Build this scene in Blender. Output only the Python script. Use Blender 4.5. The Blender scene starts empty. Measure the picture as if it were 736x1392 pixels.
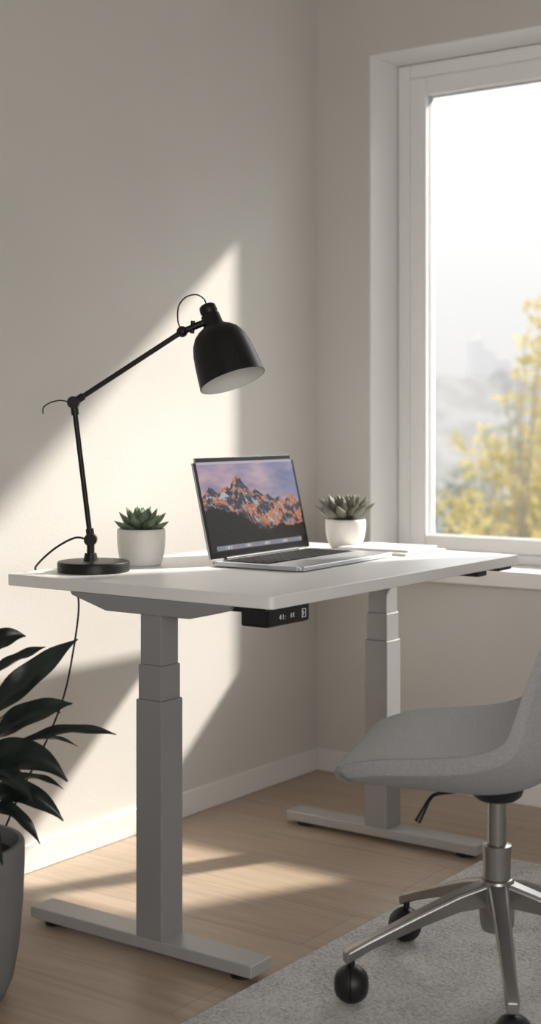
import bpy, bmesh, math, random
from mathutils import Vector, Matrix, noise, Quaternion
random.seed(7)
scene=bpy.context.scene
scene.view_settings.view_transform='Standard'
COL=scene.collection

# ---------------------------------------------------------------- helpers
def link(o):
    COL.objects.link(o); return o

def empty(name,loc=(0,0,0),rotz=0,label=None,category=None):
    o=bpy.data.objects.new(name,None); o.empty_display_size=0.05
    o.location=loc; o.rotation_euler=(0,0,rotz); link(o)
    if label: o["label"]=label
    if category: o["category"]=category
    return o

def mk(name,bm,mat,parent=None,smooth=True,bevel=0,seg=2,label=None,category=None,kind=None,angle=35,recalc=True):
    if recalc: bmesh.ops.recalc_face_normals(bm,faces=bm.faces)
    me=bpy.data.meshes.new(name); bm.to_mesh(me); bm.free()
    mats=mat if isinstance(mat,(list,tuple)) else [mat]
    for m in mats: me.materials.append(m)
    if smooth:
        for p in me.polygons: p.use_smooth=True
        try: me.set_sharp_from_angle(angle=math.radians(angle))
        except Exception: pass
    o=bpy.data.objects.new(name,me); link(o)
    if parent: o.parent=parent
    if bevel>0:
        b=o.modifiers.new("bevel",'BEVEL'); b.width=bevel; b.segments=seg; b.limit_method='ANGLE'; b.angle_limit=math.radians(40); b.harden_normals=True
    if label: o["label"]=label
    if category: o["category"]=category
    if kind: o["kind"]=kind
    return o

def box(bm,x0,x1,y0,y1,z0,z1,mi=0):
    v=[bm.verts.new(p) for p in ((x0,y0,z0),(x1,y0,z0),(x1,y1,z0),(x0,y1,z0),(x0,y0,z1),(x1,y0,z1),(x1,y1,z1),(x0,y1,z1))]
    for f in ((0,3,2,1),(4,5,6,7),(0,1,5,4),(1,2,6,5),(2,3,7,6),(3,0,4,7)):
        fc=bm.faces.new([v[i] for i in f]); fc.material_index=mi

def lathe(bm,prof,seg=48,M=None,mi=0):
    M=M or Matrix.Identity(4); rings=[]
    for r,z in prof:
        if r<1e-6: rings.append([bm.verts.new(M@Vector((0,0,z)))])
        else: rings.append([bm.verts.new(M@Vector((r*math.cos(2*math.pi*i/seg),r*math.sin(2*math.pi*i/seg),z))) for i in range(seg)])
    for a,b in zip(rings,rings[1:]):
        for i in range(seg):
            j=(i+1)%seg
            if len(a)==1 and len(b)==1: continue
            if len(a)==1: f=bm.faces.new((a[0],b[i],b[j]))
            elif len(b)==1: f=bm.faces.new((a[i],a[j],b[0]))
            else: f=bm.faces.new((a[i],a[j],b[j],b[i]))
            f.material_index=mi

def axisM(p0,d):
    d=Vector(d).normalized(); q=Vector((0,0,1)).rotation_difference(d)
    return Matrix.Translation(Vector(p0))@q.to_matrix().to_4x4()

def rod(bm,p0,p1,r0,r1=None,seg=20,mi=0):
    r1=r0 if r1 is None else r1
    p0=Vector(p0);p1=Vector(p1);L=(p1-p0).length
    lathe(bm,[(0,0),(r0,0),(r1,L),(0,L)],seg,axisM(p0,p1-p0),mi)

def ball(bm,c,r,seg=24,sq=1.0,d=(0,0,1)):
    lathe(bm,[(r*math.sin(math.pi*i/12),-r*sq*math.cos(math.pi*i/12)) if 0<i<12 else (0,-r*sq*math.cos(math.pi*i/12)) for i in range(13)],seg,axisM(c,d))

def catmull(pts,n=8):
    pts=[Vector(p) for p in pts]; P=[pts[0]*2-pts[1]]+pts+[pts[-1]*2-pts[-2]]; out=[]
    for i in range(1,len(P)-2):
        for k in range(n):
            t=k/n; a,b,c,d=P[i-1],P[i],P[i+1],P[i+2]
            out.append(0.5*((2*b)+(c-a)*t+(2*a-5*b+4*c-d)*t*t+(3*b-a-3*c+d)*t**3))
    out.append(pts[-1]); return out

def tube(bm,pts,r,seg=10,n=8,mi=0):
    ps=catmull(pts,n) if n>1 else [Vector(p) for p in pts]
    rings=[]; up=None
    for i,p in enumerate(ps):
        t=(ps[min(i+1,len(ps)-1)]-ps[max(i-1,0)]).normalized()
        if up is None: up=t.orthogonal().normalized()
        up=(up-t*up.dot(t)).normalized(); s=t.cross(up)
        rr=r(i/(len(ps)-1)) if callable(r) else r
        rings.append([bm.verts.new(p+up*rr*math.cos(2*math.pi*k/seg)+s*rr*math.sin(2*math.pi*k/seg)) for k in range(seg)])
    for a,b in zip(rings,rings[1:]):
        for k in range(seg): 
            f=bm.faces.new((a[k],a[(k+1)%seg],b[(k+1)%seg],b[k])); f.material_index=mi
    bm.faces.new(rings[0][::-1]).material_index=mi; bm.faces.new(rings[-1]).material_index=mi

def lin(c): 
    return tuple(((x/255)/12.92 if x/255<=0.04045 else ((x/255+0.055)/1.055)**2.4) for x in c)

def mat(name,rgb,rough=0.5,metal=0.0,var=0.06,scale=8,bump=0.0,bscale=200,stretch=None,spec=0.5,sheen=0,coat=0):
    m=bpy.data.materials.new(name); m.use_nodes=True; nt=m.node_tree; b=nt.nodes["Principled BSDF"]
    c=lin(rgb); b.inputs["Roughness"].default_value=rough; b.inputs["Metallic"].default_value=metal
    b.inputs["Specular IOR Level"].default_value=spec
    if sheen: b.inputs["Sheen Weight"].default_value=sheen
    if coat: b.inputs["Coat Weight"].default_value=coat
    tc=nt.nodes.new("ShaderNodeTexCoord"); mp=nt.nodes.new("ShaderNodeMapping"); nt.links.new(tc.outputs["Object"],mp.inputs[0])
    if stretch: mp.inputs["Scale"].default_value=stretch
    nz=nt.nodes.new("ShaderNodeTexNoise"); nz.inputs["Scale"].default_value=scale; nz.inputs["Detail"].default_value=4
    nt.links.new(mp.outputs[0],nz.inputs["Vector"])
    cr=nt.nodes.new("ShaderNodeValToRGB"); cr.color_ramp.elements[0].position=0.3; cr.color_ramp.elements[1].position=0.7
    cr.color_ramp.elements[0].color=tuple(x*(1-var) for x in c)+(1,); cr.color_ramp.elements[1].color=tuple(min(1,x*(1+var)) for x in c)+(1,)
    nt.links.new(nz.outputs["Fac"],cr.inputs[0]); nt.links.new(cr.outputs[0],b.inputs["Base Color"])
    if bump:
        n2=nt.nodes.new("ShaderNodeTexNoise"); n2.inputs["Scale"].default_value=bscale; n2.inputs["Detail"].default_value=3
        nt.links.new(mp.outputs[0],n2.inputs["Vector"])
        bp=nt.nodes.new("ShaderNodeBump"); bp.inputs["Strength"].default_value=bump; bp.inputs["Distance"].default_value=0.002
        nt.links.new(n2.outputs["Fac"],bp.inputs["Height"]); nt.links.new(bp.outputs[0],b.inputs["Normal"])
    return m

# ---------------------------------------------------------------- materials
M_wall=mat("painted_plaster",(210,207,202),0.9,0,0.02,3,0.15,120,spec=0.2)
M_trim=mat("white_trim_paint",(228,226,223),0.5,0,0.02,5)
M_frame=mat("white_window_frame",(240,239,238),0.4,0,0.01,5)
M_reveal=mat("brightened_reveal",(228,227,225),0.8,0,0.01,5,spec=0.2)  # whiter than the wall: daylight on the reveal is put into the colour
M_ceil=mat("ceiling_paint",(205,202,198),0.9,0,0.02,3)
M_desk=mat("white_laminate",(242,240,238),0.36,0,0.012,10,0.03,300)
M_edge=mat("grey_powder_coat",(154,154,155),0.42,0.2,0.02,10,0.1,900)
M_edge2=mat("light_grey_powder_coat",(174,173,172),0.42,0.2,0.02,10,0.1,900)
M_blk=mat("black_plastic",(22,22,23),0.45,0,0.05,20)
M_gloss=mat("glossy_black_plastic",(14,14,15),0.15,0,0.05,20)
M_lamp=mat("matte_black_metal",(27,26,26),0.42,0.3,0.05,20,0.05,700)
M_lampin=mat("white_enamel",(225,223,218),0.5,0,0.02,10)
M_alu=mat("silver_aluminium",(196,197,199),0.35,0.7,0.02,30,0.03,900)
M_keys=mat("black_keys",(20,20,21),0.6,0,0.05,30,spec=0.2)
M_well=mat("dark_key_gaps",(6,6,7),0.8,0,0.05,30,spec=0.1)
M_bezel=mat("black_glass_bezel",(8,8,9),0.2,0,0.02,10,spec=0.2)
M_pot=mat("white_ceramic",(228,225,220),0.42,0,0.03,25,0.05,150)
M_soil=mat("dark_soil",(45,36,28),0.95,0,0.5,120,0.9,160)
M_succ=mat("succulent_green",(104,120,96),0.45,0,0.3,60,0,0)
M_succ2=mat("succulent_dusky_green",(110,108,94),0.45,0,0.35,50,0,0)
M_leaf=mat("dark_glossy_leaf",(28,38,33),0.30,0,0.45,14,0.25,60)
M_stem=mat("plant_stem",(42,42,34),0.7,0,0.2,30)
M_planter=mat("grey_stone_planter",(124,123,124),0.75,0,0.07,12,0.3,120)
M_fab=mat("grey_wool_fabric",(172,171,170),1.0,0,0.16,300,0.9,520,spec=0.1,sheen=0.15)
M_fab2=mat("grey_shell_fabric",(164,163,163),1.0,0,0.14,300,0.8,520,spec=0.1,sheen=0.1)
M_chrome=mat("brushed_chrome",(158,155,152),0.30,0.85,0.03,30)
M_paper=mat("white_paper",(236,234,232),0.8,0,0.02,20)
M_paper2=mat("pale_grey_cover",(212,211,210),0.7,0,0.02,20)
M_cord=mat("black_cord",(28,27,26),0.6,0,0.05,20)

def floor_mat():
    m=bpy.data.materials.new("oak_floor"); m.use_nodes=True; nt=m.node_tree; b=nt.nodes["Principled BSDF"]
    tc=nt.nodes.new("ShaderNodeTexCoord")
    br=nt.nodes.new("ShaderNodeTexBrick"); br.inputs["Scale"].default_value=1; br.inputs["Brick Width"].default_value=1.6; br.inputs["Row Height"].default_value=0.21
    br.inputs["Mortar Size"].default_value=0.0009; br.inputs["Mortar Smooth"].default_value=0.3; br.inputs["Bias"].default_value=0
    br.inputs["Color1"].default_value=lin((180,162,143))+(1,); br.inputs["Color2"].default_value=lin((171,153,134))+(1,); br.inputs["Mortar"].default_value=lin((126,108,92))+(1,)
    nt.links.new(tc.outputs["Object"],br.inputs["Vector"])
    mp=nt.nodes.new("ShaderNodeMapping"); mp.inputs["Scale"].default_value=(1.2,16,1); nt.links.new(tc.outputs["Object"],mp.inputs[0])
    nz=nt.nodes.new("ShaderNodeTexNoise"); nz.inputs["Scale"].default_value=3; nz.inputs["Detail"].default_value=6; nz.inputs["Distortion"].default_value=0.8
    nt.links.new(mp.outputs[0],nz.inputs["Vector"])
    cr=nt.nodes.new("ShaderNodeValToRGB"); cr.color_ramp.elements[0].color=(0.84,0.82,0.80,1); cr.color_ramp.elements[1].color=(1.05,1.05,1.05,1); cr.color_ramp.elements[0].position=0.3; cr.color_ramp.elements[1].position=0.7
    nt.links.new(nz.outputs["Fac"],cr.inputs[0])
    mx=nt.nodes.new("ShaderNodeMix"); mx.data_type='RGBA'; mx.blend_type='MULTIPLY'; mx.inputs["Factor"].default_value=1
    nt.links.new(br.outputs["Color"],mx.inputs[6]); nt.links.new(cr.outputs[0],mx.inputs[7]); nt.links.new(mx.outputs[2],b.inputs["Base Color"])
    b.inputs["Roughness"].default_value=0.42
    bp=nt.nodes.new("ShaderNodeBump"); bp.inputs["Strength"].default_value=0.15; bp.inputs["Distance"].default_value=0.001
    nt.links.new(nz.outputs["Fac"],bp.inputs["Height"]); nt.links.new(bp.outputs[0],b.inputs["Normal"])
    return m
M_floor=floor_mat()

def rug_mat():
    m=bpy.data.materials.new("woven_grey_rug"); m.use_nodes=True; nt=m.node_tree; b=nt.nodes["Principled BSDF"]
    tc=nt.nodes.new("ShaderNodeTexCoord")
    wv=nt.nodes.new("ShaderNodeTexWave"); wv.bands_direction='Y'; wv.inputs["Scale"].default_value=36; wv.inputs["Distortion"].default_value=6; wv.inputs["Detail"].default_value=3; wv.inputs["Detail Scale"].default_value=5
    nz=nt.nodes.new("ShaderNodeTexNoise"); nz.inputs["Scale"].default_value=150; nz.inputs["Detail"].default_value=4
    n3=nt.nodes.new("ShaderNodeTexNoise"); n3.inputs["Scale"].default_value=10; n3.inputs["Detail"].default_value=3
    for n in (wv,nz,n3): nt.links.new(tc.outputs["Object"],n.inputs["Vector"])
    ad=nt.nodes.new("ShaderNodeMath"); ad.operation='MULTIPLY_ADD'; ad.inputs[1].default_value=0.45
    nt.links.new(wv.outputs["Fac"],ad.inputs[0]); nt.links.new(nz.outputs["Fac"],ad.inputs[2])
    a2=nt.nodes.new("ShaderNodeMath"); a2.operation='MULTIPLY_ADD'; a2.inputs[1].default_value=0.5
    nt.links.new(n3.outputs["Fac"],a2.inputs[0]); nt.links.new(ad.outputs[0],a2.inputs[2])
    cr=nt.nodes.new("ShaderNodeValToRGB"); cr.color_ramp.elements[0].position=0.2; cr.color_ramp.elements[1].position=0.85
    cr.color_ramp.elements[0].color=lin((158,156,154))+(1,); cr.color_ramp.elements[1].color=lin((222,220,218))+(1,)
    mr=nt.nodes.new("ShaderNodeMapRange"); mr.inputs["From Min"].default_value=0.4; mr.inputs["From Max"].default_value=1.3
    nt.links.new(a2.outputs[0],mr.inputs["Value"])
    nt.links.new(mr.outputs[0],cr.inputs[0]); nt.links.new(cr.outputs[0],b.inputs["Base Color"])
    b.inputs["Roughness"].default_value=1; b.inputs["Specular IOR Level"].default_value=0.1
    bp=nt.nodes.new("ShaderNodeBump"); bp.inputs["Strength"].default_value=0.8; bp.inputs["Distance"].default_value=0.0035
    nt.links.new(ad.outputs[0],bp.inputs["Height"]); nt.links.new(bp.outputs[0],b.inputs["Normal"])
    return m
M_rug=rug_mat()

def glass_mat():
    m=bpy.data.materials.new("window_glass"); m.use_nodes=True; nt=m.node_tree; nt.nodes.remove(nt.nodes["Principled BSDF"])
    out=nt.nodes["Material Output"]; t=nt.nodes.new("ShaderNodeBsdfTransparent"); g=nt.nodes.new("ShaderNodeBsdfGlossy"); g.inputs["Roughness"].default_value=0.02
    t.inputs[0].default_value=(0.98,0.98,0.98,1); fr=nt.nodes.new("ShaderNodeFresnel"); fr.inputs[0].default_value=1.2
    mx=nt.nodes.new("ShaderNodeMixShader"); nt.links.new(fr.outputs[0],mx.inputs[0]); nt.links.new(t.outputs[0],mx.inputs[1]); nt.links.new(g.outputs[0],mx.inputs[2]); nt.links.new(mx.outputs[0],out.inputs[0])
    return m
M_glass=glass_mat()

def foliage_mat(name,c1,c2):
    m=bpy.data.materials.new(name); m.use_nodes=True; nt=m.node_tree; nt.nodes.remove(nt.nodes["Principled BSDF"]); out=nt.nodes["Material Output"]
    tc=nt.nodes.new("ShaderNodeTexCoord"); nz=nt.nodes.new("ShaderNodeTexNoise"); nz.inputs["Scale"].default_value=3; nt.links.new(tc.outputs["Object"],nz.inputs["Vector"])
    cr=nt.nodes.new("ShaderNodeValToRGB"); cr.color_ramp.elements[0].color=lin(c1)+(1,); cr.color_ramp.elements[1].color=lin(c2)+(1,); cr.color_ramp.elements[0].position=0.35; cr.color_ramp.elements[1].position=0.65
    nt.links.new(nz.outputs["Fac"],cr.inputs[0])
    d=nt.nodes.new("ShaderNodeBsdfDiffuse"); t=nt.nodes.new("ShaderNodeBsdfTranslucent"); mx=nt.nodes.new("ShaderNodeMixShader"); mx.inputs[0].default_value=0.5
    nt.links.new(cr.outputs[0],d.inputs[0]); nt.links.new(cr.outputs[0],t.inputs[0]); nt.links.new(d.outputs[0],mx.inputs[1]); nt.links.new(t.outputs[0],mx.inputs[2]); nt.links.new(mx.outputs[0],out.inputs[0])
    return m

# ---------------------------------------------------------------- room shell
RX,RY,RH=4.2,-5.2,2.75
WX0,WX1,WZ0,WZ1=0.195,1.31,0.655,2.185
bm=bmesh.new(); box(bm,-0.15,RX,RY,0.28,-0.1,0); mk("floor",bm,M_floor,smooth=False,kind="structure")
bm=bmesh.new(); box(bm,-0.15,RX,RY,0.28,RH,RH+0.1); mk("ceiling",bm,M_ceil,smooth=False,kind="structure")
bm=bmesh.new(); box(bm,-0.15,0,RY,0.28,0,RH); mk("wall_west",bm,M_wall,smooth=False,kind="structure")
bm=bmesh.new()
box(bm,0,WX0,0,0.28,0,RH); box(bm,WX1,RX,0,0.28,0,RH); box(bm,WX0,WX1,0,0.28,WZ1,RH); box(bm,WX0,WX1,0,0.28,0,WZ0-0.045)
mk("wall_north",bm,M_wall,smooth=False,kind="structure")
bm=bmesh.new(); box(bm,RX,RX+0.15,RY,0.28,0,RH); mk("wall_east",bm,M_wall,smooth=False,kind="structure")
bm=bmesh.new(); box(bm,-0.15,RX+0.15,RY-0.15,RY,0,RH); mk("wall_south",bm,M_wall,smooth=False,kind="structure")
bm=bmesh.new(); box(bm,0,0.013,RY,0,0,0.068); mk("baseboard_west",bm,M_trim,bevel=0.003,kind="structure")
bm=bmesh.new(); box(bm,0.013,RX,-0.013,0,0,0.068); mk("baseboard_north",bm,M_trim,bevel=0.003,kind="structure")
bm=bmesh.new(); box(bm,WX0,WX1,0,0.28,WZ0-0.045,WZ0); box(bm,WX0-0.03,WX1+0.03,-0.03,0,WZ0-0.045,WZ0)
mk("trim_1",bm,M_frame,bevel=0.003,kind="structure",label="white window sill board")
bm=bmesh.new(); box(bm,WX0,WX0+0.003,0.0005,0.28,WZ0,WZ1); box(bm,WX1-0.003,WX1,0.0005,0.28,WZ0,WZ1); box(bm,WX0+0.003,WX1-0.003,0.0005,0.28,WZ1-0.003,WZ1)  # thin lining added to make the reveal faces brighter
mk("added_reveal_lining",bm,M_reveal,smooth=False,kind="structure",label="added window reveal lining, whitened to stand in for daylight")

def frame(bm,x0,x1,z0,z1,w,y0,y1,wb=None):
    wb=w if wb is None else wb
    box(bm,x0,x0+w,y0,y1,z0,z1); box(bm,x1-w,x1,y0,y1,z0,z1); box(bm,x0+w,x1-w,y0,y1,z1-w,z1); box(bm,x0+w,x1-w,y0,y1,z0,z0+wb)
bm=bmesh.new(); frame(bm,WX0+0.005,WX1-0.005,WZ0,WZ1-0.005,0.044,0.16,0.235,0.03)
win=mk("window_1",bm,M_frame,bevel=0.004,kind="structure",label="white framed window with a clear pane")
bm=bmesh.new(); frame(bm,WX0+0.0495,WX1-0.0495,WZ0+0.031,WZ1-0.0495,0.057,0.155,0.215,0.044)
mk("sash",bm,M_frame,parent=win,bevel=0.005)
bm=bmesh.new(); frame(bm,WX0+0.104,WX1-0.104,WZ0+0.073,WZ1-0.104,0.0035,0.172,0.2)
mk("gasket",bm,mat("grey_seal",(165,165,165),0.7),parent=win)
bm=bmesh.new(); box(bm,WX0+0.1,WX1-0.1,0.186,0.19,WZ0+0.07,WZ1-0.1); mk("glass_pane",bm,M_glass,parent=win,smooth=False)

# ---------------------------------------------------------------- desk
DX0,DX1,DY0,DY1,DZ=0.183,0.895,-1.49,-0.43,0.745
desk=empty("standing_desk",((DX0+DX1)/2,(DY0+DY1)/2,0),0,"white-topped sit-stand desk with grey steel telescopic legs","desk")
ox,oy=desk.location.x,desk.location.y
def B(bm,x0,x1,y0,y1,z0,z1): box(bm,x0-ox,x1-ox,y0-oy,y1-oy,z0,z1)
bm=bmesh.new(); B(bm,DX0,DX1,DY0,DY1,DZ-0.025,DZ)
vert=[e for e in bm.edges if abs(e.verts[0].co.z-e.verts[1].co.z)>0.01]
bmesh.ops.bevel(bm,geom=vert,offset=0.012,segments=6,affect='EDGES',profile=0.5)
mk("desk_top",bm,M_desk,desk,bevel=0.002,label="white laminate desk top")
UZ=DZ-0.025
for (cx,cy,fx0,fx1) in ((0.590,-1.457,0.258,0.846),(0.552,-0.517,0.270,0.838)):
    bm=bmesh.new()
    s=0.033
    B(bm,cx-s,cx+s,cy-s-0.001,cy+s+0.001,0.036,0.515)
    B(bm,cx-s+0.003,cx+s-0.003,cy-s+0.003,cy+s-0.003,0.515,0.585)
    B(bm,cx-s+0.006,cx+s-0.006,cy-s+0.006,cy+s-0.006,0.585,UZ-0.03)
    leg=mk("leg",bm,M_edge,desk,bevel=0.0012,label="grey three-stage telescopic leg column")
    bm=bmesh.new(); B(bm,fx0,fx1,cy-0.034,cy+0.034,0.012,0.037)
    mk("foot",bm,M_edge2,leg,bevel=0.003,label="long flat light grey steel foot")
    for px in (fx0+0.045,fx1-0.045):
        bm=bmesh.new(); lathe(bm,[(0,0),(0.024,0),(0.024,0.012),(0,0.012)],24,Matrix.Translation((px-ox,cy-oy,0)))
        mk("foot_pad",bm,M_blk,leg,label="black rubber foot pad")
    bm=bmesh.new(); y0,y1=cy-0.03-oy,cy+0.03-oy
    pr=[(cx-0.22,UZ),(cx-0.215,UZ-0.008),(cx-0.12,UZ-0.034),(cx+0.10,UZ-0.034),(cx+0.2,UZ-0.010),(cx+0.205,UZ)]
    a=[bm.verts.new((x-ox,y0,z)) for x,z in pr]; b=[bm.verts.new((x-ox,y1,z)) for x,z in pr]
    bm.faces.new(a); bm.faces.new(b[::-1])
    for i in range(6): bm.faces.new((a[i],a[(i+1)%6],b[(i+1)%6],b[i]))
    mk("support_bracket",bm,M_edge,desk,bevel=0.002)
for xa in (0.49,0.62):
    bm=bmesh.new(); B(bm,xa,xa+0.04,-1.43,-0.545,UZ-0.03,UZ-0.0005); mk("crossbar",bm,M_edge,desk,bevel=0.002)
bm=bmesh.new(); B(bm,0.812,0.876,-1.480,-1.335,UZ-0.038,UZ)
cp=mk("control_panel",bm,M_gloss,desk,bevel=0.005,seg=3,label="glossy black height-adjustment control panel with white display symbols")
bm=bmesh.new(); B(bm,0.735,0.812,-1.475,-1.40,UZ-0.012,UZ); mk("control_panel_mount",bm,M_blk,desk,bevel=0.002)
M_glow=bpy.data.materials.new("display_glow"); M_glow.use_nodes=True
_b=M_glow.node_tree.nodes["Principled BSDF"]; _b.inputs["Base Color"].default_value=(0.5,0.5,0.5,1); _b.inputs["Emission Color"].default_value=(0.9,0.93,1,1); _b.inputs["Emission Strength"].default_value=0.3
def text(s,size,loc,rot,parent,name="display_symbols"):
    cu=bpy.data.curves.new("t",'FONT'); cu.body=s; cu.size=size; cu.extrude=0.0002; cu.offset=-0.00022; cu.space_character=1.25
    t=bpy.data.objects.new("t",cu); link(t); bpy.context.view_layer.update()
    me=bpy.data.meshes.new_from_object(t.evaluated_get(bpy.context.evaluated_depsgraph_get()))
    bpy.data.objects.remove(t); me.materials.clear(); me.materials.append(M_glow); me.name=name
    o=bpy.data.objects.new(name,me); link(o); o.parent=parent; o.location=loc; o.rotation_euler=rot; return o
text("41:",0.0150,(0.8766-ox,-1.441-oy,UZ-0.026),(math.pi/2,0,math.pi/2),cp)
text("EE",0.0125,(0.8766-ox,-1.403-oy,UZ-0.025),(math.pi/2,0,math.pi/2),cp)
bm=bmesh.new()
y0,y1,z0,z1=-1.363-oy,-1.350-oy,UZ-0.029,UZ-0.012; X=0.8762-ox
for q in ((y0,y1,z0,z0+.0008),(y0,y1,z1-.0008,z1),(y0,y0+.0008,z0,z1),(y1-.0008,y1,z0,z1),(y0+.004,y1-.004,(z0+z1)/2,(z0+z1)/2+.0008),(y0+.004,y0+.0048,z0+.004,z1-.003)):
    box(bm,X,X+0.0006,*q)
mk("button_icon",bm,M_glow,cp,smooth=False)
bm=bmesh.new(); B(bm,0.80,0.87,-0.60,-0.555,UZ-0.018,UZ); mk("cable_clip",bm,M_blk,desk,bevel=0.003)
bm=bmesh.new(); B(bm,0.83,0.885,-0.52,-0.45,UZ-0.010,UZ); mk("cable_clip",bm,M_blk,desk,bevel=0.003)

# ---------------------------------------------------------------- laptop
lap=empty("laptop",(0.562,-0.888,DZ),math.radians(3),"open silver laptop showing a mountain wallpaper on the desk","laptop")
LW,LD=0.219,0.123
bm=bmesh.new(); box(bm,-LD,LD,-LW,LW,0.002,0.0115)
vert=[e for e in bm.edges if abs(e.verts[0].co.z-e.verts[1].co.z)>0.005]; bmesh.ops.bevel(bm,geom=vert,offset=0.012,segments=5,affect='EDGES')
base=mk("laptop_base",bm,M_alu,lap,bevel=0.0015)
for x in (-LD+0.02,LD-0.02):
    for y in (-LW+0.03,LW-0.03):
        bm=bmesh.new(); lathe(bm,[(0,0),(0.006,0),(0.006,0.0025),(0,0.0025)],12,Matrix.Translation((x,y,0)))
        mk("rubber_foot",bm,M_blk,base)
bm=bmesh.new()
x=-LD+0.020
box(bm,x-0.002,x+0.126,-LW+0.024,LW-0.024,0.0114,0.0118)
mk("keyboard_well",bm,M_well,base,smooth=False)
bm=bmesh.new()
rows=[(14,0.012)]+[(14,0.0195)]*4+[(9,0.0195)]
xx=-LD+0.020
for n,h in rows:
    wy=(2*LW-0.054)/n; yy=-LW+0.027
    for i in range(n):
        box(bm,xx,xx+h-0.0028,yy+0.0016,yy+wy-0.0016,0.0118,0.0130); yy+=wy
    xx+=h+0.002
mk("keyboard",bm,M_keys,base,bevel=0.0004,seg=1,label="black laptop keys")
bm=bmesh.new(); box(bm,0.034,0.114,-0.066,0.066,0.0115,0.0118); mk("trackpad",bm,mat("trackpad_grey",(176,177,180),0.35,0.5,0.02),base)
tilt=math.radians(13)
LH=0.243
ML=Matrix.Translation((-LD+0.004,0,0.010))@Matrix.Rotation(-tilt,4,'Y')
bm=bmesh.new(); box(bm,-0.005,0,-LW,LW,0.004,LH)
hz=[e for e in bm.edges if abs(e.verts[0].co.x-e.verts[1].co.x)>0.004 and e.verts[0].co.z>0.1]; bmesh.ops.bevel(bm,geom=hz,offset=0.012,segments=5,affect='EDGES')
lid=mk("laptop_lid",bm,M_alu,lap,bevel=0.001); lid.matrix_local=ML
bm=bmesh.new(); box(bm,-0.0005,0.0009,-LW+0.0008,LW-0.0008,0.006,LH-0.0008)
hz=[e for e in bm.edges if abs(e.verts[0].co.x-e.verts[1].co.x)>0.001 and e.verts[0].co.z>0.1]; bmesh.ops.bevel(bm,geom=hz,offset=0.0115,segments=5,affect='EDGES')
mk("screen_bezel",bm,M_bezel,lid)
bm=bmesh.new(); rod(bm,(0.0,-0.16,0.003),(0.0,0.16,0.003),0.005); mk("hinge",bm,M_blk,lid)
NW,NH=340,200
SY0,SY1,SZ0,SZ1=-LW+0.010,LW-0.010,0.019,LH-0.011
def interp(kp,s):
    for (a,va),(b,vb) in zip(kp,kp[1:]):
        if s<=b:
            t=(s-a)/(b-a); return va+(vb-va)*t
    return kp[-1][1]
ridge_k=[(0,.60),(.04,.66),(.08,.72),(.12,.70),(.16,.64),(.20,.70),(.25,.72),(.29,.70),(.33,.78),(.37,.85),(.41,.80),(.45,.71),(.50,.64),(.54,.68),(.58,.63),(.63,.57),(.67,.60),(.72,.53),(.78,.57),(.83,.50),(.88,.57),(.92,.58),(.96,.52),(1,.50)]
def mixc(a,b,t): t=max(0,min(1,t)); return tuple(x+(y-x)*t for x,y in zip(a,b))
def pic(s,t):
    n=noise.noise
    r=interp(ridge_k,s)+0.016*n(Vector((s*26,1.3,0)))+0.012*n(Vector((s*70,4.3,0)))
    f=interp([(0,.46),(.10,.50),(.22,.44),(.35,.40),(.45,.28),(.55,.20),(.62,.18),(.75,.25),(.85,.21),(1,.24)],s)+0.03*n(Vector((s*30,9,0)))+0.02*n(Vector((s*120,2,0)))
    if t<0.066 and t>0.015 and 0.05<s<0.95:
        k=(s-0.06)/0.88*36; fr=k-math.floor(k); i=int(math.floor(k))
        if 0.15<fr<0.85 and 0.026<t<0.056 and 0<=i<36:
            pal=[(100,120,150),(170,170,176),(90,130,170),(160,116,110),(196,196,198),(110,140,125),(120,120,130),(170,156,120)]
            return pal[(i*5)%8]
        return (132,131,138)
    if t>0.974: return (180,168,176)
    if t<f:
        g=n(Vector((s*70,t*40,5)))*0.5+0.5
        return mixc((8,9,11),(44,43,41),g*0.9-0.15)
    if t<r:
        dpt=(r-t)
        u1=s*1.0+0.7*dpt; u2=s-0.6*dpt
        a=n(Vector((u1*15,t*4,2)))+0.75*n(Vector((u2*30,t*8,7)))+0.4*n(Vector((s*80,t*50,1)))
        lit=mixc((140,84,62),(216,150,114),n(Vector((s*50,t*50,3)))*.5+.5)
        sh=mixc((26,29,38),(78,84,100),n(Vector((s*40,t*30,8)))*.5+.5)
        c=mixc(sh,lit,(a-0.14+0.30*s)*5+0.2)
        sn=n(Vector((u2*24,t*12,12)))+0.5*n(Vector((s*70,t*60,4)))
        if sn>0.16 and dpt>0.04: c=mixc(c,(164,170,186),(sn-0.16)*4*(1.15-s))
        if dpt>0.32: c=mixc(c,(26,28,36),(dpt-0.32)*5)
        return c
    h=(t-0.5)/0.5
    c=mixc((204,160,152),(160,142,164),h*1.2); c=mixc(c,(124,128,158),max(0,s-0.30)*1.5)
    cl=n(Vector((s*4-1,t*9,20)))+0.4*n(Vector((s*11,t*22,3)))
    c=mixc(c,(220,182,174),max(0,cl)*0.6); c=mixc(c,(108,108,140),max(0,-cl)*0.9)
    return c
bm=bmesh.new(); grid=[]
for j in range(NH+1):
    grid.append([bm.verts.new((0.0013,SY0+(SY1-SY0)*i/NW,SZ0+(SZ1-SZ0)*j/NH)) for i in range(NW+1)])
for j in range(NH):
    for i in range(NW): bm.faces.new((grid[j][i],grid[j][i+1],grid[j+1][i+1],grid[j+1][i]))
M_disp=bpy.data.materials.new("lit_display"); M_disp.use_nodes=True; nt=M_disp.node_tree; b=nt.nodes["Principled BSDF"]
at=nt.nodes.new("ShaderNodeAttribute"); at.attribute_name="picture"
b.inputs["Base Color"].default_value=(0.005,0.005,0.005,1); b.inputs["Roughness"].default_value=0.35; b.inputs["Specular IOR Level"].default_value=0.1
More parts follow.
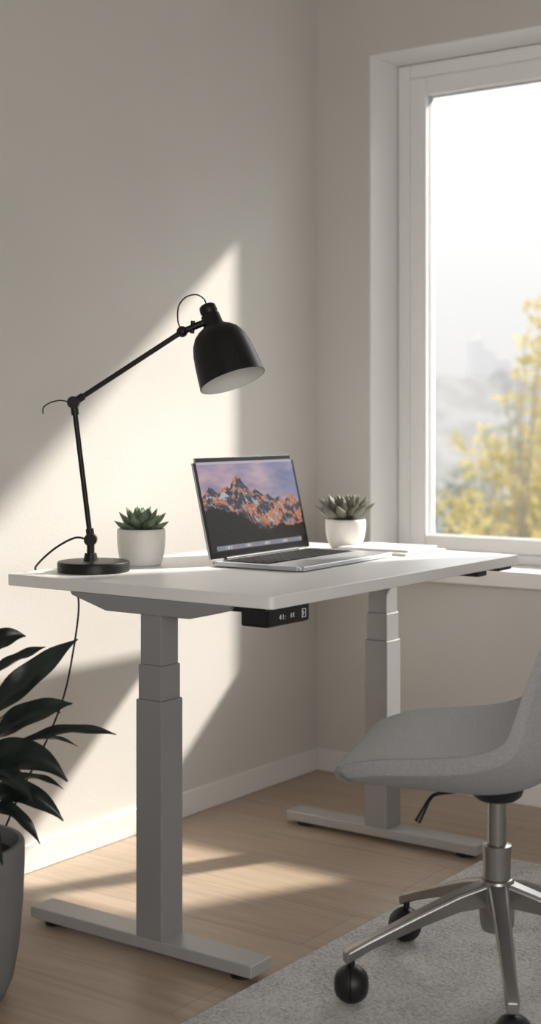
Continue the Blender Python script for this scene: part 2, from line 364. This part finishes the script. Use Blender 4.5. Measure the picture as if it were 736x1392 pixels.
nt.links.new(at.outputs["Color"],b.inputs["Emission Color"]); b.inputs["Emission Strength"].default_value=0.95
disp=mk("display",bm,M_disp,lid,smooth=False,recalc=False,label="lit display with sunset mountain range picture")
ca=disp.data.color_attributes.new("picture",'FLOAT_COLOR','POINT')
k=0
for j in range(NH+1):
    for i in range(NW+1):
        ca.data[k].color=lin(pic(i/NW,j/NH))+(1,); k+=1

# ---------------------------------------------------------------- notebooks
def notebook(x,y,w,h,z,t,rot,label,cover):
    r=empty("notebook",(x,y,z),math.radians(rot),label,"notebook"); r["group"]="notebooks on the desk"
    bm=bmesh.new(); box(bm,-w/2,w/2,-h/2,h/2,0,0.0012); box(bm,-w/2,w/2,-h/2,h/2,t-0.0012,t); box(bm,-w/2,-w/2+0.0015,-h/2,h/2,0.0012,t-0.0012)
    mk("cover",bm,cover,r,bevel=0.0004)
    bm=bmesh.new(); box(bm,-w/2+0.0015,w/2-0.003,-h/2+0.003,h/2-0.003,0.0012,t-0.0012); mk("pages",bm,M_paper,r,smooth=False)
notebook(0.590,-0.542,0.22,0.185,DZ,0.007,-4,"pale grey notebook lying flat beneath another notebook",M_paper2)
notebook(0.580,-0.537,0.20,0.165,DZ+0.007,0.006,3,"white notebook on top of a pale grey notebook",M_paper)

# ---------------------------------------------------------------- succulents
def sleaf(bm,origin,az,el,L,W,T,mi=0,curl=0.25):
    n=9;seg=10
    prof=[0.35,0.5,0.70,0.90,1.0,0.97,0.76,0.40,0.02]
    rings=[]
    for i in range(n):
        t=i/(n-1); e=el+curl*t
        r=L*t
        p=Vector((r*math.cos(el+curl*t*.5),0,r*math.sin(el+curl*t*.5)))
        up=Vector((-math.sin(e),0,math.cos(e))); side=Vector((0,1,0))
        ring=[]
        for k in range(seg):
            a=2*math.pi*k/seg
            q=p+side*(W/2*prof[i]*math.cos(a))+up*(T/2*prof[i]*math.sin(a)*(1 if math.sin(a)<0 else 0.45)+W*0.12*prof[i]*math.cos(a)**2)
            q.rotate(Quaternion((0,0,1),az)); ring.append(bm.verts.new(q+Vector(origin)))
        rings.append(ring)
    for a,b in zip(rings,rings[1:]):
        for k in range(seg): bm.faces.new((a[k],a[(k+1)%seg],b[(k+1)%seg],b[k])).material_index=mi
    bm.faces.new(rings[0][::-1]); bm.faces.new(rings[-1])
def succulent(loc,R,H,label,m,n,L0,spread,seed,W0,taper):
    random.seed(seed)
    r=empty("potted_succulent",loc,0,label,"potted plant")
    bm=bmesh.new()
    prof=[(0,0),(R*(taper-0.08),0)]
    for i in range(13):   # rounded bowl wall
        q=i/12; prof.append((R*(taper+(1-taper)*math.sin(q*math.pi/2)**0.9),0.0015+H*0.80*q**1.25))
    prof+=[(R*1.0,H*0.9),(R*0.985,H*0.985),(R*0.965,H),(R*0.93,H),(R*0.905,H*0.96),(R*0.9,H*0.8),(0,H*0.8)]
    lathe(bm,prof,72); mk("pot",bm,M_pot,r,label="white ceramic pot",angle=60)
    bm=bmesh.new(); lathe(bm,[(0,H*0.8),(R*0.9,H*0.8),(R*0.9,H*0.9),(R*0.5,H*0.93),(0,H*0.94)],32); mk("soil",bm,M_soil,r)
    bm=bmesh.new()
    for i in range(n):
        t=i/(n-1)
        az=i*2.39996+random.uniform(-.15,.15); el=math.radians(86-spread*t**0.8)+random.uniform(-.06,.06)
        L=L0*(0.35+0.65*t**0.6)*random.uniform(.92,1.08)
        sleaf(bm,(0.004*math.cos(az)*t,0.004*math.sin(az)*t,H*0.93+0.016*(1-t)),az,el,L,W0*(0.6+0.4*t),W0*0.6,0,0.3)
    mk("succulent_rosette",bm,m,r,label="pointed fleshy succulent leaves",angle=180)
succulent((0.295,-1.171,DZ),0.056,0.084,"green rosette succulent in a white ceramic pot beside the lamp",M_succ,30,0.070,72,3,0.030,0.82)
succulent((0.456,-0.545,DZ),0.053,0.078,"dusky green spiky succulent in a white round pot beside the laptop",M_succ2,50,0.094,70,5,0.029,0.66)

# ---------------------------------------------------------------- desk lamp
yaw=math.radians(35.55)
lamp=empty("desk_lamp",(0.303,-1.341,DZ),yaw,"matte black articulated desk lamp with round base","desk lamp")
bm=bmesh.new(); lathe(bm,[(0,0),(0.078,0),(0.080,0.002),(0.080,0.020),(0.0785,0.0225),(0.072,0.0235),(0,0.0240)],64); mk("lamp_base",bm,M_lamp,lamp,angle=40)
A0=Vector((-0.0065,0,0.0675)); A1=Vector((-0.044,0,0.3736)); A2=Vector((0.196,0,0.530))
bm=bmesh.new()
rod(bm,(-0.0065,0,0.022),(-0.0065,0,0.040),0.017,0.013); rod(bm,(-0.0065,0,0.038),(-0.0065,0,0.062),0.0085)
rod(bm,(-0.0065,-0.011,0.070),(-0.0065,0.011,0.070),0.014); rod(bm,(-0.0065,-0.018,0.070),(-0.0065,-0.011,0.070),0.006)
rod(bm,(-0.0065,0,0.075),(-0.009,0,0.094),0.009)
mk("base_joint",bm,M_lamp,lamp)
bm=bmesh.new(); rod(bm,A0,A1,0.0058); mk("lower_arm",bm,M_lamp,lamp)
bm=bmesh.new()
rod(bm,A1+Vector((0,-0.013,0)),A1+Vector((0,0.013,0)),0.0135); rod(bm,A1+Vector((0,-0.020,0)),A1+Vector((0,-0.013,0)),0.007)
d=(A1-A0).normalized(); rod(bm,A1-d*0.028,A1,0.0085); d=(A2-A1).normalized(); rod(bm,A1,A1+d*0.026,0.0085)
mk("elbow_joint",bm,M_lamp,lamp)
bm=bmesh.new(); rod(bm,A1,A2,0.0058); mk("upper_arm",bm,M_lamp,lamp)
bm=bmesh.new()
ball(bm,A2,0.0125); rod(bm,A2,A2+Vector((0.030,0,0.012)),0.007); rod(bm,A2+Vector((0.022,0,-0.004)),A2+Vector((0.024,0,0.024)),0.005)
rod(bm,A2+Vector((0.024,0,0.010)),Vector((0.247,0.0,0.551)),0.0075)
mk("head_joint",bm,M_lamp,lamp)
ax=Vector((0.32,-0.23,-0.92)).normalized(); top=Vector((0.2496,0.016,0.590)); MS=axisM(top,ax); LS=0.184
bm=bmesh.new()
outer=[(0,0),(0.014,0),(0.018,0.003),(0.0195,0.010),(0.0195,0.018),(0.0175,0.020),(0.0175,0.023),(0.021,0.025),(0.0225,0.048),(0.028,0.054),(0.040,0.061),(0.051,0.071),(0.060,0.087),(0.0655,0.107),(0.069,0.13),(0.072,0.157),(0.0745,LS)]
inner=[(0.0725,LS),(0.070,0.157),(0.067,0.13),(0.063,0.107),(0.057,0.090),(0.048,0.076),(0.034,0.066),(0,0.060)]
lathe(bm,outer+[(0.0725,LS)],64,MS)
shade=mk("lamp_shade",bm,M_lamp,lamp,angle=50,label="matte black bell-shaped metal shade")
bm=bmesh.new(); lathe(bm,inner,64,MS); mk("shade_lining",bm,M_lampin,shade,label="white enamel inside of the shade")
bm=bmesh.new(); lathe(bm,[(0,0.062),(0.013,0.064),(0.014,0.085),(0.018,0.095),(0.026,0.118),(0.024,0.134),(0.014,0.146),(0,0.15)],32,MS); mk("light_bulb",bm,M_lampin,shade,label="white frosted bulb")
bm=bmesh.new(); tube(bm,[(0.196,0,0.532),(0.187,0.0,0.552),(0.188,0,0.585),(0.203,0.004,0.606),(0.226,0.01,0.613),(0.243,0.014,0.604),(0.2496,0.016,0.590)],0.0017,8); mk("head_wire",bm,M_cord,lamp)
bm=bmesh.new(); tube(bm,[(-0.112,0,0.348),(-0.111,0,0.362),(-0.098,0,0.372),(-0.075,0,0.378),(-0.052,0,0.374)],0.0015,8); mk("elbow_wire",bm,M_cord,lamp)
Minv=(Matrix.Translation(lamp.location)@Matrix.Rotation(yaw,4,'Z')).inverted()
cp_=[(0.290,-1.345,0.815),(0.262,-1.358,0.818),(0.228,-1.385,0.795),(0.196,-1.405,0.761),(0.170,-1.385,0.742),(0.150,-1.32,0.715),(0.145,-1.24,0.69),(0.15,-1.226,0.64),(0.15,-1.25,0.52),(0.15,-1.28,0.433),(0.15,-1.335,0.345),(0.14,-1.405,0.243),(0.12,-1.47,0.12),(0.09,-1.55,0.02),(0.06,-1.68,0.005),(0.04,-1.9,0.005)]
bm=bmesh.new(); tube(bm,[Minv@Vector(p) for p in cp_],0.0024,8); mk("power_cord",bm,M_cord,lamp,label="thin black power cord hanging behind the desk")

# ---------------------------------------------------------------- rug
bm=bmesh.new(); box(bm,0.855,2.75,-3.1,-0.50,0,0.009)
mk("area_rug",bm,M_rug,bevel=0.003,label="light grey woven area rug under the office chair",category="rug")

# ---------------------------------------------------------------- chair
CZ=0.009
hub=Vector((1.241,-1.246,CZ)); face=math.radians(165+35.55)
ch=empty("office_chair",hub,face,"light grey upholstered shell office chair on chrome star base","chair")
keys=[(0,.256,.388,.125,.0,.022),(.03,.272,.404,.168,.0,.044),(.08,.268,.430,.200,.0,.062),(.14,.240,.445,.216,.0,.070),(.24,.18,.454,.232,.006,.078),(.38,.08,.452,.240,.018,.082),(.50,0,.450,.242,.034,.082),(.58,-.058,.462,.240,.048,.076),(.66,-.10,.50,.234,.060,.058),(.74,-.13,.57,.226,.065,.040),(.82,-.156,.66,.216,.058,.032),(.92,-.188,.78,.190,.04,.028),(.98,-.205,.835,.15,.02,.024),(1,-.21,.852,.105,.01,.020)]
keys=[(a,b,c+0.011,d,e,f) for a,b,c,d,e,f in keys]
def kv(v,idx):
    n=len(keys); i=0
    while i<n-2 and keys[i+1][0]<v: i+=1
    a,b=keys[i],keys[i+1]; pm=keys[max(i-1,0)]; pn=keys[min(i+2,n-1)]
    h=b[0]-a[0]; t=(v-a[0])/h
    m0=(b[idx]-pm[idx])/(b[0]-pm[0]); m1=(pn[idx]-a[idx])/(pn[0]-a[0])
    return (2*t**3-3*t**2+1)*a[idx]+(t**3-2*t**2+t)*h*m0+(-2*t**3+3*t**2)*b[idx]+(t**3-t**2)*h*m1
def nrm(v):
    e=0.004; v0,v1=max(0,v-e),min(1,v+e)
    t=Vector((kv(v1,1)-kv(v0,1),0,kv(v1,2)-kv(v0,2))).normalized(); return Vector((t.z,0,-t.x))
def spt(u,v,off=0.0):
    x,z,w,l=kv(v,1),kv(v,2),kv(v,3),kv(v,4)
    return Vector((x,u*w,z))+nrm(v)*(l*abs(u)**2.3+off)
NV,NU=52,26
def shell(name,uo,v0,v1,top_off,thf,m,label,roll=0.0,edge=0.30):
    bm=bmesh.new(); T=[];Bt=[]
    for j in range(NV+1):
        v=v0+(v1-v0)*j/NV; rt=[];rb=[]
        ev=min(1,min(j,NV-j)/3.0)
        for i in range(NU+1):
            s=-1+2*i/NU; us=math.sin(s*math.pi/2); u=us*uo
            rt.append(bm.verts.new(spt(u,v,top_off-roll*(abs(us)**8)-roll*(1-ev)**2)))
            rb.append(bm.verts.new(spt(u*0.98,v,top_off-thf(v)*(edge+(1-edge)*(1-abs(u)**2.8))*(0.5+0.5*ev)-roll)))
        T.append(rt);Bt.append(rb)
    for j in range(NV):
        for i in range(NU):
            bm.faces.new((T[j][i],T[j][i+1],T[j+1][i+1],T[j+1][i])); bm.faces.new((Bt[j][i],Bt[j+1][i],Bt[j+1][i+1],Bt[j][i+1]))
        bm.faces.new((T[j][0],T[j+1][0],Bt[j+1][0],Bt[j][0])); bm.faces.new((T[j][NU],Bt[j][NU],Bt[j+1][NU],T[j+1][NU]))
    for i in range(NU):
        bm.faces.new((T[0][i],Bt[0][i],Bt[0][i+1],T[0][i+1])); bm.faces.new((T[NV][i],T[NV][i+1],Bt[NV][i+1],Bt[NV][i]))
    o=mk(name,bm,m,ch,label=label,angle=180)
    s=o.modifiers.new("sub",'SUBSURF'); s.levels=2; s.render_levels=2
    return o
shell("seat_shell",1.0,0,1,0.0,lambda v:kv(v,5),M_fab2,"grey upholstered outer seat shell",edge=0.36)
shell("seat_cushion",0.990,0.006,0.994,0.0035,lambda v:0.007,M_fab,"light grey fabric seat and back pad",roll=0.0025)
bm=bmesh.new()
lathe(bm,[(0,0.356),(0.036,0.356),(0.046,0.364),(0.052,0.380),(0,0.388)],32)
mk("seat_mount",bm,M_blk,ch,bevel=0.003)
bm=bmesh.new(); lathe(bm,[(0,0.12),(0.026,0.12),(0.026,0.262),(0.018,0.267),(0.018,0.362),(0,0.362)],36)
lathe(bm,[(0.018,0.256),(0.0275,0.258),(0.0275,0.270),(0.018,0.272)],36)
mk("gas_column",bm,M_chrome,ch,label="chrome gas lift column",angle=40)
bm=bmesh.new(); lathe(bm,[(0,0.110),(0.028,0.110),(0.032,0.125),(0.035,0.190),(0.031,0.206),(0.024,0.209),(0,0.209)],36)
angs=[math.radians(a-165) for a in (193,121,266,338,50)]
RB=0.285; ends=[]
for a in angs:
    c,s=math.cos(a),math.sin(a); px,py=-s,c
    secs=[(0.02,0.204,0.158,0.020),(0.08,0.186,0.152,0.0175),(0.17,0.150,0.124,0.0150),(0.25,0.116,0.094,0.0130),(0.292,0.098,0.074,0.0130),(0.299,0.092,0.073,0.0110)]
    rings=[]
    for (r,zt,zb,w) in secs:
        rings.append([bm.verts.new((r*c+k*px*ww,r*s+k*py*ww,z)) for (k,ww,z) in ((-1,w*0.75,zt),(1,w*0.75,zt),(1,w,zt-0.006),(1,w*0.8,zb),(-1,w*0.8,zb),(-1,w,zt-0.006))])
    for A,Bq in zip(rings,rings[1:]):
        for k in range(6): bm.faces.new((A[k],A[(k+1)%6],Bq[(k+1)%6],Bq[k]))
    bm.faces.new(rings[0]); bm.faces.new(rings[-1][::-1]); ends.append((RB*c,RB*s,a))
star=mk("star_base",bm,M_chrome,ch,bevel=0.002,label="five-spoke brushed chrome base",angle=50)
for (ex,ey,a) in ends:
    bm=bmesh.new(); sw=a+math.radians(70); dx,dy=math.cos(sw),math.sin(sw); nx,ny=-dy,dx
    R_=0.0345
    c0=(ex+dx*0.003,ey+dy*0.003,R_)
    lathe(bm,[(0,-0.032),(0.012,-0.031),(0.022,-0.027),(0.030,-0.018),(R_,-0.006),(R_,-0.001),(R_-0.0015,0),(R_,0.001),(R_,0.006),(0.030,0.018),(0.022,0.027),(0.012,0.031),(0,0.032)],36,axisM(c0,(nx,ny,0)))
    rod(bm,(ex,ey,0.05),(ex,ey,0.082),0.0065)
    mk("caster",bm,M_blk,star,label="black round ball caster",angle=40)
bm=bmesh.new(); tube(bm,[(0.05,0.03,0.376),(0.105,0.055,0.372),(0.118,0.072,0.364)],0.0035,8); 
tube(bm,[(0.118,0.072,0.364),(0.126,0.084,0.348),(0.136,0.094,0.328)],lambda t:0.0035+0.003*t,10)
mk("height_lever",bm,M_blk,ch,label="black height adjustment lever")

# ---------------------------------------------------------------- floor plant
F=Vector((-0.5814,0.8136,0)); Rt=Vector((0.8136,0.5814,0))
pl=empty("potted_plant",(0.423,-1.867,0),yaw,"dark broad-leaved plant in a tall grey planter","potted plant")
bm=bmesh.new(); lathe(bm,[(0,0),(0.092,0),(0.104,0.006),(0.119,0.04),(0.130,0.10),(0.137,0.18),(0.140,0.25),(0.140,0.288),(0.137,0.293),(0.129,0.293),(0.127,0.285),(0.125,0.255),(0,0.255)],64); mk("planter",bm,M_planter,pl,angle=50,label="tall grey stone-look planter")
bm=bmesh.new(); lathe(bm,[(0,0.252),(0.124,0.252),(0.125,0.262),(0.06,0.269),(0,0.271)],40); mk("soil",bm,M_soil,pl)
leafbm=bmesh.new(); stembm=bmesh.new()
def bigleaf(p0,p1,w,arch,roll=0.0,bend=0.0,k=0.55):
    p0=Vector(p0);p1=Vector(p1);ctrl=p0*(1-k)+p1*k+Vector((0,bend,arch)); n=22; m=8; rows=[]
    w*=0.74
    for i in range(n+1):
        t=i/n; p=p0*(1-t)**2+ctrl*2*t*(1-t)+p1*t*t; tg=((ctrl-p0)*(1-t)+(p1-ctrl)*t).normalized()
        side=tg.cross(Vector((0,0,1))); 
        if side.length<1e-3: side=Vector((0,1,0))
        side.normalize(); up=side.cross(tg).normalized()
        q=Quaternion(tg,roll*0.8+0.25*math.sin(t*4+w*90)); side.rotate(q); up.rotate(q)
        tt=max(0,(t-0.06)/0.94)
        ww=w*max(0.06,(math.sin(math.pi*tt**0.8)**0.9 if 0<tt<1 else 0))
        row=[]
        for kk in range(m+1):
            s=-1+2*kk/m
            row.append(leafbm.verts.new(p+side*s*ww/2+up*(abs(s)**1.3*ww*0.20+0.012*math.sin(t*17+s*2+w*50)*abs(s)*ww*5)))
        rows.append(row)
    for a,b in zip(rows,rows[1:]):
        for kk in range(m): leafbm.faces.new((a[kk],a[kk+1],b[kk+1],b[kk]))
stems=[((0.02,0,0.265),(0.05,0,0.38),(0.075,-0.01,0.50)),((-0.03,0.03,0.265),(-0.04,0.05,0.42),(-0.03,0.06,0.58)),((0.0,-0.04,0.265),(-0.02,-0.06,0.38),(-0.05,-0.09,0.48))]
for s in stems: tube(stembm,s,0.007,10)
L=[((0.045,0.0,0.50),(0.238,0.02,0.667),0.076,0.010,1.0,0.02),
   ((0.01,0.03,0.59),(0.135,0.05,0.668),0.070,0.045,0.9),
   ((0.03,0.06,0.56),(0.165,0.10,0.640),0.060,0.015,0.3),
   ((0.050,0.0,0.455),(0.235,-0.03,0.556),0.074,0.040,0.9,-0.02),
   ((0.040,0.04,0.47),(0.200,0.06,0.520),0.060,0.050,0.2,0.02),
   ((0.085,0.0,0.45),(0.310,0.02,0.488),0.050,0.045,0.6),
   ((0.060,0.03,0.43),(0.235,0.05,0.458),0.056,0.055,-0.2),
   ((0.040,-0.02,0.40),(0.230,-0.06,0.420),0.086,0.105,1.0,0.0,0.5),
   ((0.030,-0.04,0.40),(0.175,-0.11,0.395),0.070,0.085,0.3),
   ((0.050,-0.01,0.36),(0.218,-0.03,0.340),0.066,0.075,0.9),
   ((0.045,0.03,0.36),(0.205,0.06,0.375),0.055,0.060,0.1),
   ((0.040,0.02,0.33),(0.165,0.03,0.280),0.056,0.075,0.6),
   ((0.030,-0.03,0.34),(0.125,-0.13,0.29),0.064,0.070,0.4),
   ((0.02,-0.02,0.50),(0.10,-0.13,0.60),0.066,0.03,0.6),
   ((0.02,-0.03,0.45),(0.12,-0.15,0.50),0.066,0.05,0.2),
   ((-0.03,0.06,0.57),(0.02,0.08,0.74),0.07,0.0,0.2),
   ((-0.03,0.06,0.57),(-0.14,0.13,0.70),0.08,0.03,0.0),
   ((-0.03,0.06,0.50),(-0.20,0.02,0.58),0.09,0.04,0.0),
   ((-0.04,0.05,0.42),(-0.22,0.10,0.44),0.09,0.06,0.0),
   ((-0.05,-0.09,0.47),(-0.17,-0.20,0.55),0.09,0.04,0.0),
   ((-0.05,-0.09,0.47),(0.0,-0.26,0.50),0.09,0.05,0.0),
   ((-0.03,-0.07,0.40),(-0.20,-0.14,0.38),0.09,0.06,0.0),
   ((-0.04,-0.08,0.42),(-0.02,-0.24,0.36),0.09,0.07,0.0),
   ((-0.03,0.05,0.45),(-0.02,0.22,0.48),0.08,0.05,0.0)]
for l in L: bigleaf(*l)
for l in L: tube(stembm,[l[0],(Vector(l[0])*0.9+Vector(l[1])*0.1)],0.003,6,n=1)
lo=mk("foliage",leafbm,M_leaf,pl,recalc=False,angle=180,label="long pointed glossy dark green leaves")
mk("plant_stems",stembm,M_stem,pl)

# ---------------------------------------------------------------- outdoors
CAM=Vector((2.4518,-3.6743,1.073))
def G(l,d,z): p=CAM+F*d+Rt*l; return Vector((p.x,p.y,z))
def tree(origin_l,origin_d,zb,blobs,m,leafsz,dens,label,seed):
    random.seed(seed); o=G(origin_l,origin_d,zb)
    r=empty("tree",o,0,label,"tree")
    bm=bmesh.new()
    for (l,d,z,rad) in blobs:
        c=G(l,d,z)-o
        for i in range(int(dens*rad*rad)):
            v=Vector((random.gauss(0,1),random.gauss(0,1),random.gauss(0,1))).normalized()*rad*random.random()**0.5*1.15
            v.z*=0.85; p=c+v
            a=Vector((random.gauss(0,1),random.gauss(0,1),random.gauss(0,1))).normalized(); b=a.orthogonal().normalized(); s=leafsz*random.uniform(.6,1.2)
            bm.faces.new([bm.verts.new(p+a*s*x+b*s*0.7*y) for x,y in ((-1,0),(0,-.6),(1,0),(0,.6))])
    mk("tree_foliage",bm,m,r,smooth=False,recalc=False); 
    bm=bmesh.new(); 
    crown=sum((G(l,d,z) for l,d,z,_ in blobs),Vector())/len(blobs)-o
    crown.z-=0.8
    tube(bm,[(0,0,0),(0.05,0,(crown.z)*0.5),(crown.x,crown.y,crown.z)],lambda t:0.11-0.07*t,10)
    for (l,d,z,rad) in blobs:
        c=G(l,d,z)-o; tube(bm,[crown*0.9,(c+crown)*0.5-Vector((0,0,.1)),c],lambda t:0.016-0.012*t,8)
    mk("tree_trunk",bm,M_bark,r)
M_bark=mat("hazy_bark",(138,130,114),0.9,0,0.2,5)  # distance haze is mixed into this bark colour
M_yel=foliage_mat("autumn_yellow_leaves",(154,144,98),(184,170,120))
M_grn=foliage_mat("hazy_olive_leaves",(118,121,112),(136,136,120))  # greyed leaf colours carry the haze of the distance
def bl(px,py,r,d): return ((px-368)/1934*d,d,1.073-(py-575)/1934*d,r)
random.seed(5)
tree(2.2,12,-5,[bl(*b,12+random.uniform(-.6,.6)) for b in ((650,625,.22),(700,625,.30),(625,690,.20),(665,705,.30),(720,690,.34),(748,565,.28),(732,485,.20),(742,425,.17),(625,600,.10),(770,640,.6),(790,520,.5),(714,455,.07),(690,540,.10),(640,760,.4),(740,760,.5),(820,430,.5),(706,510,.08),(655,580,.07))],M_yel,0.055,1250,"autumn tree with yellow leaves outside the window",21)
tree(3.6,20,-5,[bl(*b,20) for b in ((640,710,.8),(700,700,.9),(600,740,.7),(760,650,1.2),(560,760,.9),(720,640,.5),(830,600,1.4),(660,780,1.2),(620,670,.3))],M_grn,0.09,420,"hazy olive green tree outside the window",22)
M_hill=mat("hazy_hillside",(106,106,105),1,0,0.12,1.2,spec=0)  # haze is painted into the hill's grey, there is no volume
bm=bmesh.new(); rows=[]
for j in range(40):
    d=28+j*0.9; row=[]
    for i in range(150):
        l=-12+i*0.4
        z=-6+ (min(1,j/32))**1.1*(8.9) + 0.7*noise.noise(Vector((l*0.28,d*0.12,3)))+0.35*noise.noise(Vector((l*1.0,d*0.5,7)))+0.35*abs(noise.noise(Vector((l*2.2,d*1.9,7))))
        row.append(bm.verts.new(G(l,d,z)))
    rows.append(row)
for a,b in zip(rows,rows[1:]):
    for i in range(149): bm.faces.new((a[i],a[i+1],b[i+1],b[i]))
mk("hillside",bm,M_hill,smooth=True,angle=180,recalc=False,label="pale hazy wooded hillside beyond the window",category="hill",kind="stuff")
M_bld=mat("hazy_building",(172,172,172),1,0,0.03,1,spec=0)  # pale facade colour stands in for haze
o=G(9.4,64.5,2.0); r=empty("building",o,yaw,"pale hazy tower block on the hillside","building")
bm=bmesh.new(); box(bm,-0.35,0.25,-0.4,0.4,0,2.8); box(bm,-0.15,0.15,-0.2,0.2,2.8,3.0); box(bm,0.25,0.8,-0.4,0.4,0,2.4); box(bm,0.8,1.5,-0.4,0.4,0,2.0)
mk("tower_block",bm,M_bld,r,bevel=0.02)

# ---------------------------------------------------------------- light
sd=bpy.data.lights.new("sun",'SUN'); sd.energy=8.8; sd.angle=math.radians(2.8); sd.color=(1,0.935,0.845)
so=bpy.data.objects.new("sun",sd); link(so); so.rotation_euler=Vector((-0.521,-1,-0.79)).to_track_quat('-Z','Y').to_euler(); so.location=(2,4,4)
ad=bpy.data.lights.new("added_fill_light",'AREA'); ad.shape='RECTANGLE'; ad.size=2.0; ad.size_y=1.2; ad.energy=52; ad.color=(1,0.985,0.965)  # unseen soft fill added behind the camera to lift the interior
ao=bpy.data.objects.new("added_fill_light",ad); link(ao); ao.location=(3.6,-3.9,1.3); ao.rotation_euler=(Vector((0.8,-0.5,0.55))-ao.location).to_track_quat('-Z','Y').to_euler()
w=bpy.data.worlds.new("hazy_sky"); scene.world=w; w.use_nodes=True; nt=w.node_tree; bg=nt.nodes["Background"]
tc=nt.nodes.new("ShaderNodeTexCoord"); sx=nt.nodes.new("ShaderNodeSeparateXYZ"); nt.links.new(tc.outputs["Generated"],sx.inputs[0])
cr=nt.nodes.new("ShaderNodeValToRGB"); nt.links.new(sx.outputs["Z"],cr.inputs[0])
e=cr.color_ramp.elements; e[0].position=0.0; e[0].color=(0.178,0.175,0.171,1); e[1].position=0.5; e[1].color=(0.98,0.99,1,1)
x=e.new(0.07); x.color=(0.197,0.196,0.194,1); x=e.new(0.2); x.color=(0.235,0.235,0.235,1)
nt.links.new(cr.outputs[0],bg.inputs["Color"]); bg.inputs["Strength"].default_value=5.0

# ---------------------------------------------------------------- camera
cd=bpy.data.cameras.new("camera"); cam=bpy.data.objects.new("camera",cd); link(cam)
cam.location=CAM; cam.rotation_euler=(math.pi/2,0,yaw)
cd.sensor_fit='VERTICAL'; cd.sensor_height=36; cd.sensor_width=36; cd.lens=1934/1392*36; cd.shift_y=-121/1392
cd.dof.use_dof=True; cd.dof.focus_distance=3.0; cd.dof.aperture_fstop=2.6
scene.camera=cam
